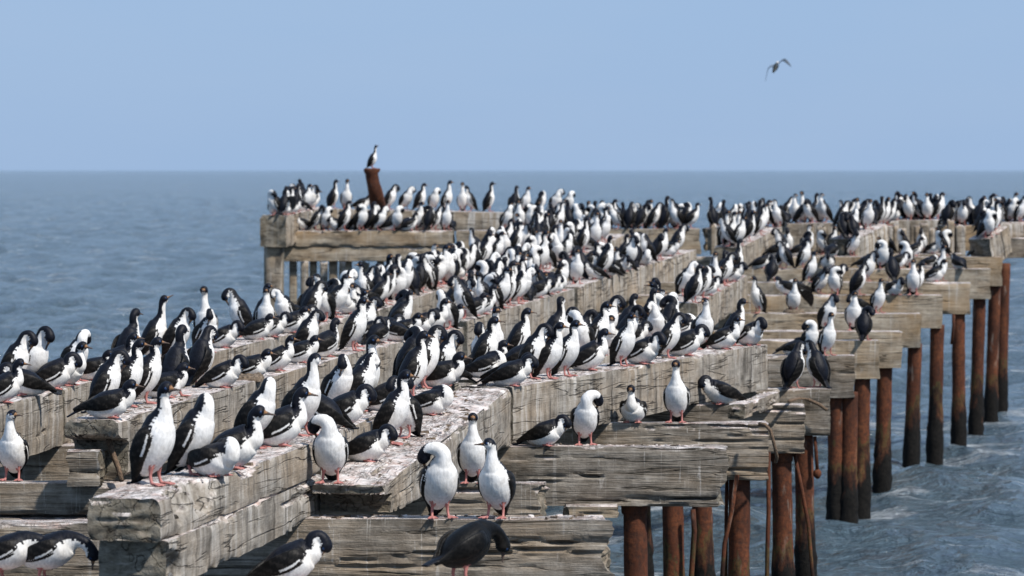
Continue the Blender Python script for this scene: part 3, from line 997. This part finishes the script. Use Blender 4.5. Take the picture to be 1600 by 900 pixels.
    md.mode = 'VOXEL'; md.voxel_size = voxel
    sm = tmp.modifiers.new('smooth', 'SMOOTH')
    sm.factor = 0.5; sm.iterations = 2
    dg = bpy.context.evaluated_depsgraph_get()
    me = bpy.data.meshes.new_from_object(tmp.evaluated_get(dg))
    me.name = name
    bpy.data.objects.remove(tmp); bpy.data.meshes.remove(raw)
    kd = kdtree.KDTree(len(B.v))
    for i, p in enumerate(B.v):
        kd.insert(p, i)
    kd.balance()
    at = me.color_attributes.new('plumage', 'FLOAT_COLOR', 'POINT')
    cols = np.ones((len(me.vertices), 4), np.float32)
    for i, vv in enumerate(me.vertices):
        cols[i, :3] = B.c[kd.find(vv.co)[1]]
    at.data.foreach_set('color', cols.ravel())
    me.polygons.foreach_set('use_smooth', [True] * len(me.polygons))
    me.materials.clear(); me.materials.append(M_BIRD)
    return me


PROTO = {}
RECIPE = {}
for i, (code, pose, mir, dark) in enumerate((('S', 'S', 0, 0), ('s', 'S2', 0, 0), ('A', 'A', 0, 0), ('a', 'A2', 0, 0), ('e', 'A2', 1, 0), ('U', 'U', 0, 0), ('P', 'P', 0, 0), ('p', 'P2', 0, 0), ('q', 'P2', 1, 0),
                                             ('K', 'K', 0, 0), ('k', 'K', 1, 0), ('W', 'W', 0, 0), ('D', 'D', 0, 0), ('d', 'D', 1, 0), ('T', 'T', 0, 0), ('Q', 'Q', 0, 0), ('N', 'N', 0, 0), ('Z', 'Z', 0, 0), ('z', 'Z', 1, 0),
                                             ('X', 'W', 0, 1))):
    PROTO[code] = [build_bird('cormorant', pose, bool(mir), bool(dark), seed=i + 40 * v_) for v_ in range(1 if code in 'XWDdU' else 2)]
    RECIPE[code] = (pose, bool(mir), bool(dark), i)

POSE_WORDS = {'S': 'standing with neck bent', 's': 'standing with neck drawn in', 'A': 'standing upright', 'a': 'standing with head turned', 'e': 'standing with head turned', 'U': 'stretching its neck up',
              'P': 'preening its breast', 'p': 'preening its shoulder', 'q': 'preening its shoulder', 'K': 'standing with head tucked', 'k': 'standing with head tucked',
              'W': 'bending low', 'D': 'holding a wing out', 'd': 'holding a wing out', 'T': 'sitting with neck raised', 'Q': 'sitting with neck folded', 'N': 'sitting and preening', 'Z': 'sitting with head tucked',
              'z': 'sitting with head tucked', 'X': 'bending low'}
ROWS = {
    'L0': 'on the leftmost long beam', 'L1': 'on the left undercut beam', 'F': 'on the near broken stacked beam', 'S1': 'on the near flaking beam',
    'F2': 'on the beam behind the flaking one', 'S2': 'on the long right-hand beam', 'F3': 'behind the long right-hand beam', 'CL': 'on the low crossbeam at far left',
    'BT': 'along the bottom edge', 'C1': 'on the nearest cracked crossbeam', 'C': 'on the middle right crossbeams', 'CR': 'on the far right crossbeams',
    'M': 'on the pale streaked middle beam', 'M2': 'in the clump on short beam', 'G': 'in the dense far crowd', 'HL': 'on the far left pier head', 'HR': 'on the far right pier head',
    'PO': 'on top of the rusty post'}
BIRDS = []      # (x px, y px, pose, yaw, timber key, row)


def add(row, key, items):
    for (u, v, pose, yaw) in items:
        BIRDS.append((u, v, pose, yaw, key, row))


add('L0', 'L0a', [(20, 612, 'P', -15), (22, 630, 'T', 15), (50, 618, 'N', -170), (84, 609, 'N', 10), (80, 600, 'P', -30)])
add('L0', 'L0b', [(117, 596, 'K', -40), (110, 603, 'T', -30), (142, 594, 'Q', 5), (178, 583, 'T', 0), (205, 580, 'S', 50), (238, 562, 'U', 15), (283, 562, 'P', -20), (313, 540, 'A', -95),
                  (320, 551, 'q', -40), (372, 527, 'P', 190), (347, 544, 'N', -20), (398, 531, 'Q', 10), (424, 527, 'N', 0), (432, 508, 'A', 5), (474, 500, 'A', -85), (456, 520, 'Q', 5)])
add('L1', 'L1a', [(138, 661, 'Q', 8), (162, 645, 'P', 10), (196, 636, 'S', 0), (227, 631, 'S', 5), (272, 620, 'S', 65), (299, 602, 'P', 50), (345, 606, 'N', -10), (389, 592, 'Q', -10), (430, 580, 'T', 0),
                  (466, 567, 'Q', 5), (490, 548, 'P', -5), (523, 553, 'T', 40), (252, 622, 'Q', 20)])
add('L1', 'L1b', [(554, 542, 'U', -15), (588, 537, 'N', 50), (611, 523, 's', 5), (628, 529, 'Q', -20), (652, 522, 'N', -5), (673, 518, 'T', 0), (697, 512, 'Q', -10), (545, 535, 'P', 0), (575, 528, 'N', 20)])
add('F', 'F', [(240, 758, 'A', -25), (299, 742, 'K', -8), (331, 744, 'Z', -40), (358, 733, 'T', 0), (398, 700, 'K', -20), (430, 698, 'T', 15)])
add('S1', 'S1', [(511, 757, 'k', -88), (569, 722, 'N', -15), (610, 695, 'S', -12), (634, 684, 'P', -130), (668, 648, 'Z', -20)])
add('F2', 'F2', [(471, 681, 'a', -35), (527, 643, 'q', -40), (567, 640, 'S', -35), (535, 667, 'N', 5), (625, 600, 'K', 20), (660, 608, 'P', 8), (699, 603, 'P', -5), (735, 606, 'Q', 0), (650, 622, 'S', 10), (590, 640, 'N', 10)])
add('S2', 'S2', [(772, 608, 'N', -5), (746, 615, 'Q', -20), (829, 592, 'P', -15), (857, 592, 'S', -20), (884, 588, 'S', -25), (916, 579, 'T', 0), (973, 572, 'S', -35), (1013, 569, 'N', -30), (1043, 560, 'P', -10),
                 (1067, 556, 'N', 10), (1098, 546, 'e', -70), (1145, 541, 'S', 20), (1128, 546, 'T', -20), (1170, 540, 'N', -45)])
add('F3', 'F3', [(755, 584, 'P', -100), (762, 572, 'A', -60), (800, 565, 'S', 10), (835, 552, 'P', -20), (884, 540, 'P', -5), (910, 534, 'S', 35), (932, 556, 'S', -15), (955, 528, 'A', 25), (936, 522, 'A', 180),
                 (953, 545, 'T', -85), (992, 520, 'A', 195), (1014, 516, 'a', -60), (1027, 527, 'k', -60), (1062, 512, 'Z', 10), (1085, 510, 'K', -50), (862, 556, 'a', 20), (985, 540, 'N', 10), (1040, 505, 'Q', 190),
                 (780, 590, 'Z', 0), (815, 580, 'N', 20)])
add('CL', 'c2_0', [(20, 750, 'a', -100)])
add('BT', 'c0_0', [(14, 906, 'W', -8), (76, 908, 'W', -14), (446, 912, 'N', 8), (724, 906, 'X', 45)])
add('C1', 'c1_1', [(686, 814, 'k', -75), (775, 813, 'e', -110)])
add('C1', 'c2_2', [(738, 755, 'A', -90)])
add('C', 'c3_1', [(848, 697, 'N', -15), (914, 695, 'K', -85)])
add('C', 'c4_1', [(990, 661, 'T', -100), (1057, 660, 'A', -92)])
add('C', 'c5_1', [(1132, 634, 'N', 200)])
add('C', 'c6_1', [(1240, 608, 'P', 50), (1278, 606, 'P', 130)])
add('CR', 'c7_1', [(1294, 556, 'A', -60), (1266, 555, 'k', -60), (1240, 555, 'Z', 10)])
add('CR', 'c53_1', [(1357, 535, 'k', 70)])
add('CR', 'c56_1', [(1292, 516, 'P', -40), (1329, 514, 'S', -80)])
add('CR', 'c60_1', [(1372, 489, 'A', -60), (1240, 489, 'D', -85), (1186, 490, 'A', 205), (1345, 489, 'N', 200)])
add('CR', 'c62_1', [(1427, 461, 'A', -92), (1280, 460, 'q', -30), (1250, 460, 'Z', 180), (1400, 462, 'N', -60), (1340, 461, 'P', 20)])
add('CR', 'c65_1', [(1468, 440, 'A', -50), (1300, 440, 'N', 10), (1265, 441, 'S', -30)])
add('CR', 'c68_1', [(1379, 420, 'k', -70), (1416, 419, 'k', -100), (1230, 420, 'P', 170), (1255, 420, 'S', -20)])
add('CR', 'c71_1', [(1472, 400, 'K', -90), (1245, 400, 'N', 0), (1222, 400, 'P', 185)])
add('M2', 'M2', [(1084, 474, 'S', 20), (1101, 466, 'P', -10), (1119, 455, 'A', -85), (1132, 462, 'N', 10), (1146, 447, 'P', -5), (1158, 440, 'N', -20), (1128, 444, 'S', 60), (1106, 452, 'T', 0), (1150, 432, 'A', 30), (1092, 462, 'Q', -10)])
add('HL', 'HL', [(428, 334, 'Q', 175), (446, 332, 'D', 120), (460, 331, 'P', 110), (474, 329, 'd', 60), (490, 328, 'S', 20), (500, 326, 'S', -20)])
crowd_later = [('HL', 'HL', 16), ('HL', 'H1', 14), ('CR', 'c65_1', 6), ('CR', 'c68_1', 7), ('CR', 'c71_1', 8), ('CR', 'c62_1', 4), ('M2', 'M2', 6), ('F3', 'F3', 10), ('L1', 'L1b', 5), ('F2', 'F2', 3)]
add('HL', 'H1', [(506, 361, 'K', -60), (535, 361, 'S', 10), (562, 361, 'k', -40), (590, 361, 'p', -20), (618, 361, 'K', -70), (652, 360, 'S', -30), (680, 360, 'P', 10), (697, 360, 'A', -60), (606, 361, 'N', 0), (636, 361, 'T', 20),
                 (580, 361, 'S', 40)])
add('HL', 'HM', [(520, 326, 'A', 30), (541, 327, 'A', -70), (563, 327, 'Q', 0), (608, 328, 'P', 0), (633, 328, 'p', -40), (655, 329, 'S', 10), (677, 329, 'K', -60), (696, 329, 'A', -20), (722, 330, 'A', -90), (735, 330, 'S', 190), (763, 331, 'A', 20),
                 (800, 331, 'S', 60), (815, 331, 'S', -40), (836, 331, 'K', 10), (862, 332, 'p', -60), (886, 332, 'K', -60)])

rr = random.Random(77)


def crowd(row, key, n, poses, t0=0.03, t1=0.97, lanes=(-0.12, 0.12)):
    """birds packed along a beam that disappears under them"""
    tb = TIMBERS[key]
    for i in range(n):
        t = t0 + (t1 - t0) * (i + 0.5 + rr.uniform(-0.3, 0.3)) / n
        p = tb['A'].lerp(tb['B'], t) + tb['left'] * (lanes[i % len(lanes)] + rr.uniform(-0.03, 0.03))
        u, v = px_of(p)
        BIRDS.append((u, v, rr.choice(poses), rr.choice((-10, 0, 10, 20, -25, -40, -60, -75, -95, -110, 30, 55, 110, 175, 200, 225)) + rr.uniform(-12, 12), key, row))


ALL = 'SsAaePPpqKKkkTTQNNZz'
for row_, key_, n_ in crowd_later:
    crowd(row_, key_, n_, 'SPpqKkNTQNZz')
STAND = 'SsAaePPpqKKkk'
crowd('M', 'L1c', 30, 'SsAPpqKkTQNNZSAP')
crowd('M', 'M1', 34, ALL)
crowd('G', 'X1', 38, STAND + 'TN')
crowd('G', 'L0d', 32, STAND + 'TN')
crowd('G', 'L0c', 28, ALL)
crowd('G', 'X2', 22, STAND + 'N')
crowd('G', 'H3', 46, STAND, t0=0.2, lanes=(-0.18, 0.2, 0.02))
crowd('HR', 'H5', 12, STAND + 'N')
crowd('HR', 'M3', 16, STAND)
crowd('HR', 'R1', 8, STAND + 'N')
crowd('HR', 'R3', 8, 'SAPKkN')
for kk, nn in (('H4a', 10), ('H4b', 9), ('H4c', 14), ('H4d', 15), ('H4e', 14), ('H4f', 14)):
    crowd('HR', kk, nn, 'SsAAaePPpqKKkkSSNT', lanes=(-0.32, 0.30, 0.0, -0.15, 0.2))


def resolve(u, v, key):
    """put the feet on the beam's top: follow the pixel's ray, then keep inside the beam's outline"""
    tb = TIMBERS[key]
    A, B_ = tb['A'], tb['B']
    z = 0.5 * (A.z + B_.z)
    for _ in range(8):
        p = at_z(u, v, z)
        t = (p - A).dot(tb['ax'])
        t = min(max(t, 0.10), tb['L'] - 0.08)
        z = A.z + (B_.z - A.z) * t / tb['L']
    s = (p - A).dot(tb['left'])
    hw = tb['w'] / 2 - 0.07
    s = min(max(s, -hw), hw)
    q = A + tb['ax'] * t + tb['left'] * s
    return q


ORD = ['first', 'second', 'third', 'fourth', 'fifth', 'sixth', 'seventh', 'eighth', 'ninth', 'tenth', 'eleventh', 'twelfth', 'thirteenth', 'fourteenth', 'fifteenth', 'sixteenth', 'seventeenth', 'eighteenth', 'nineteenth']
TENS = {2: 'twent', 3: 'thirt', 4: 'fort', 5: 'fift', 6: 'sixt', 7: 'sevent', 8: 'eight', 9: 'ninet'}


def ordinal(n):
    if n < 20:
        return ORD[n - 1]
    t, o = divmod(n, 10)
    if t >= 10:
        return 'hundred-and-' + ordinal(n - 100) if n > 100 else 'hundredth'
    return TENS[t] + ('ieth' if o == 0 else 'y-' + ORD[o - 1])


def build_birds():
    placed = []
    for (u, v, pose, yaw, key, row) in BIRDS:
        q = resolve(u, v, key)
        # nudge apart birds that would stand inside each other
        tb = TIMBERS[key]
        rad = 0.15
        for _ in range(14):
            hit = None
            for (p2, _r) in placed:
                if (p2.xy - q.xy).length < rad and abs(p2.z - q.z) < 0.4:
                    hit = p2; break
            if hit is None:
                break
            t = (q - tb['A']).dot(tb['ax']); s = (q - tb['A']).dot(tb['left'])
            t = min(max(t + rr.uniform(-0.16, 0.16), 0.08), tb['L'] - 0.06)
            hw = tb['w'] / 2 - 0.05
            s = min(max(s + rr.uniform(-0.10, 0.10), -hw), hw)
            q = tb['A'] + tb['ax'] * t + tb['left'] * s
        placed.append((q, row))
    order = {}
    for i, (q, row) in enumerate(placed):
        order.setdefault(row, []).append((px_of(q)[0], i))
    rank = {}
    for row, lst in order.items():
        lst.sort()
        for n, (_, i) in enumerate(lst):
            rank[i] = (n + 1, len(lst))
    # the 299 nearest are birds of their own; the rest of the far crowd is one mass
    far = set(sorted(range(len(placed)), key=lambda i: placed[i][0].y)[299:])
    low = {}
    fv, ff, fc, nv = [], [], [], 0
    for i, ((u, v, pose, yaw, key, row), (q, _)) in enumerate(zip(BIRDS, placed)):
        if i in far:
            if pose not in low:
                po, mi, da, se = RECIPE[pose]
                lm = build_bird('crowd_bird', po, mi, da, se, voxel=0.011)
                co = np.zeros(len(lm.vertices) * 3, np.float32); lm.vertices.foreach_get('co', co)
                cc = np.zeros(len(lm.vertices) * 4, np.float32); lm.color_attributes['plumage'].data.foreach_get('color', cc)
                low[pose] = (co.reshape(-1, 3), [tuple(p.vertices) for p in lm.polygons], cc.reshape(-1, 4))
                bpy.data.meshes.remove(lm)
            co, fs, cc = low[pose]
            an = math.radians(yaw); sc = rr.uniform(0.95, 1.07)
            R = np.array(((math.cos(an), -math.sin(an), 0), (math.sin(an), math.cos(an), 0), (0, 0, 1)))
            fv.append(co @ R.T * sc + np.array(q)); fc.append(cc)
            ff.extend(tuple(x + nv for x in t) for t in fs)
            nv += len(co)
            continue
        o = link('cormorant', PROTO[pose][i % len(PROTO[pose])])
        o.location = q + Vector((0, 0, -0.004))
        o.rotation_euler = (0, 0, math.radians(yaw + rr.uniform(-6, 6)))
        s = rr.uniform(0.94, 1.10)
        o.scale = (s, s, s * rr.uniform(0.98, 1.03))
        n, tot = rank[i]
        kind = 'all-dark cormorant' if pose == 'X' else 'black-and-white cormorant'
        if tot == 1:
            lab = '%s %s %s' % (kind, POSE_WORDS[pose], ROWS[row])
        else:
            lab = '%s %s, %s from left %s' % (kind, POSE_WORDS[pose], ordinal(n), ROWS[row])
        o['label'] = lab
        o['category'] = 'cormorant'
        o['group'] = 'cormorants ' + ROWS[row]
    if nv:
        me = new_mesh('cormorant_crowd', np.concatenate(fv), ff)
        at = me.color_attributes.new('plumage', 'FLOAT_COLOR', 'POINT')
        at.data.foreach_set('color', np.concatenate(fc).astype(np.float32).ravel())
        o = link('cormorant_crowd', me, M_BIRD)
        o['label'] = 'farthest black-and-white cormorants massed along the pier head'
        o['category'] = 'cormorants'
        o['kind'] = 'stuff'
    return placed


# bird on the rusty post
PLACED = build_birds()
o = link('cormorant', PROTO['U'][0])
pp = at_y(581, 263, 77)
o.location = pp + Vector((0.0, 0, -0.004)); o.rotation_euler = (0, 0, math.radians(15)); o.scale = (0.74, 0.74, 0.74)
o['label'] = 'cormorant perched alone on top of the rusty leaning post'
o['category'] = 'cormorant'
o['group'] = 'cormorants ' + ROWS['PO']
print('BIRDS', len(BIRDS) + 1)

# ------------------------------------------------------------------ nests under some sitting birds
def nest(p, label, seed):
    n = 22; rings = 6
    verts = []; faces = []
    prof = [(0.17, -0.01), (0.165, 0.02), (0.14, 0.05), (0.11, 0.055), (0.07, 0.035), (0.0, 0.03)]
    for i, (rad, z) in enumerate(prof):
        for j in range(n):
            a = 2 * math.pi * j / n
            k = 1 + 0.18 * float(vnoise(j * 0.9, i * 1.3, seed))
            verts.append((math.cos(a) * rad * k, math.sin(a) * rad * k, z * (1 + 0.4 * float(vnoise(j * 1.1, i, seed + 3)))))
    for i in range(rings - 1):
        for j in range(n):
            j2 = (j + 1) % n
            faces.append((i * n + j, i * n + j2, (i + 1) * n + j2, (i + 1) * n + j))
    o = link('nest', new_mesh('nest', verts, faces), M_NEST)
    o.location = p
    o['label'] = label; o['category'] = 'nest'; o['group'] = 'seaweed nests on the beams'


nest(resolve(385, 594, 'L1a'), 'brown seaweed nest on the left undercut beam', 5)
nest(resolve(600, 520, 'L1b'), 'brown seaweed nest near the middle of the left beams', 8)
nest(resolve(1240, 489, 'c60_1'), 'brown nest on far crossbeam under the wing-spreading cormorant', 9)

# ------------------------------------------------------------------ flaking crust and litter on the near beams
def crust():
    q = np.random.default_rng(21)
    for name, mat, count, lo, hi, thick in (('crust', M_CRUST, 520, 0.008, 0.030, 0.004), ('nest_litter', M_NEST, 450, 0.02, 0.07, 0.005)):
        verts = []; faces = []
        keys = ['S1', 'S1', 'S1', 'F', 'F2', 'F2', 'S2', 'S2', 'L1a', 'L1a', 'L0b', 'L1b', 'c1_1', 'c3_1']
        for i in range(count):
            tb = TIMBERS[keys[q.integers(len(keys))]]
            t = q.uniform(0.06, tb['L'] - 0.06); sd_ = q.uniform(-0.5, 0.5) * (tb['w'] - 0.10)
            c = tb['A'] + tb['ax'] * t + tb['left'] * sd_
            n = 6
            r0 = q.uniform(lo, hi) * (1.0 if name == 'crust' else 0.8)
            a0 = q.uniform(0, 6.28); st = q.uniform(1.0, 1.9) if name == 'crust' else q.uniform(3.5, 7)
            tx, ty = q.normal(0, 0.16, 2)
            base = len(verts)
            ca, sa = math.cos(a0), math.sin(a0)
            rads = r0 * q.uniform(0.65, 1.2, n)
            for lvl in (-0.012, thick * q.uniform(0.6, 1.5)):
                for j in range(n):
                    an = 6.283 * j / n
                    x = math.cos(an) * rads[j]; y = math.sin(an) * rads[j] / st
                    if lvl > 0:
                        x *= 0.86; y *= 0.86
                    X = x * ca - y * sa; Y = x * sa + y * ca
                    verts.append((c.x + X, c.y + Y, c.z + lvl + (X * tx + Y * ty if lvl > 0 else 0)))
            for j in range(n):
                j2 = (j + 1) % n
                faces.append((base + j, base + j2, base + n + j2, base + n + j))
            faces.append(tuple(base + n + j for j in range(n)))
        o = link(name, new_mesh(name, verts, faces, smooth=False), mat, pier)
        o['kind'] = 'stuff'


M_CRUST = simple_material('dropping_crust', (0.42, 0.33, 0.295), (0.70, 0.655, 0.62), 14)
crust()

# ------------------------------------------------------------------ gull in the air
def gull():
    B = Bird()
    GR = (0.055, 0.075, 0.10); WH = (0.55, 0.54, 0.53); DK = (0.03, 0.035, 0.035)
    B.sweep([(-.26, 0, -.01, .03, .008, 0), (-.17, 0, 0, .045, .03, 0), (-.05, 0, 0, .07, .062, 0), (.06, 0, .005, .07, .066, 0), (.14, 0, .012, .045, .046, 0), (.19, 0, .02, .036, .038, 0), (.23, 0, .018, .022, .022, 0), (.27, 0, .012, .008, .010, 0)],
            lambda u, row, ca, sa: (DK if u < 0.62 else WH), n=16, k=4)
    for s in (-1, 1):
        if s > 0:
            P = [(.04, .03, .02, .05, .014, 0), (.07, .11, .00, .065, .012, 0), (.07, .19, -.03, .06, .010, 0), (.04, .25, -.10, .05, .008, 0), (.0, .30, -.25, .035, .006, 0), (-.04, .36, -.42, .012, .005, 0)]
        else:
            P = [(.04, -.03, .02, .05, .014, 0), (.08, -.12, .11, .065, .012, 0), (.08, -.20, .17, .06, .010, 0), (.05, -.28, .185, .055, .009, 0), (.0, -.37, .12, .040, .007, 0), (-.04, -.46, .04, .012, .005, 0)]
        B.sweep(P, lambda u, row, ca, sa: (GR if u > 0.45 else (0.20, 0.24, 0.29)), n=14, k=5, lat=(1, 0, 0))
    raw = bpy.data.meshes.new('gull_raw'); raw.from_pydata([tuple(map(float, p)) for p in B.v], [], B.f); raw.update()
    tmp = bpy.data.objects.new('gull_raw', raw); COL.objects.link(tmp)
    md = tmp.modifiers.new('weld', 'REMESH'); md.mode = 'VOXEL'; md.voxel_size = 0.009
    me = bpy.data.meshes.new_from_object(tmp.evaluated_get(bpy.context.evaluated_depsgraph_get()))
    bpy.data.objects.remove(tmp); bpy.data.meshes.remove(raw)
    kd = kdtree.KDTree(len(B.v))
    for i, p in enumerate(B.v):
        kd.insert(p, i)
    kd.balance()
    at = me.color_attributes.new('plumage', 'FLOAT_COLOR', 'POINT')
    cols = np.ones((len(me.vertices), 4), np.float32)
    for i, vv in enumerate(me.vertices):
        cols[i, :3] = B.c[kd.find(vv.co)[1]]
    at.data.foreach_set('color', cols.ravel())
    me.polygons.foreach_set('use_smooth', [True] * len(me.polygons))
    me.materials.clear(); me.materials.append(M_BIRD)
    me.name = 'flying_gull'
    o = link('flying_gull', me)
    o.location = at_y(1212, 105, 95)
    o.rotation_euler = (0, math.radians(-34), math.radians(68))
    o.scale = (0.92, 0.92, 0.92)
    o['label'] = 'grey gull flying with bent wings in the open sky'
    o['category'] = 'gull'


gull()
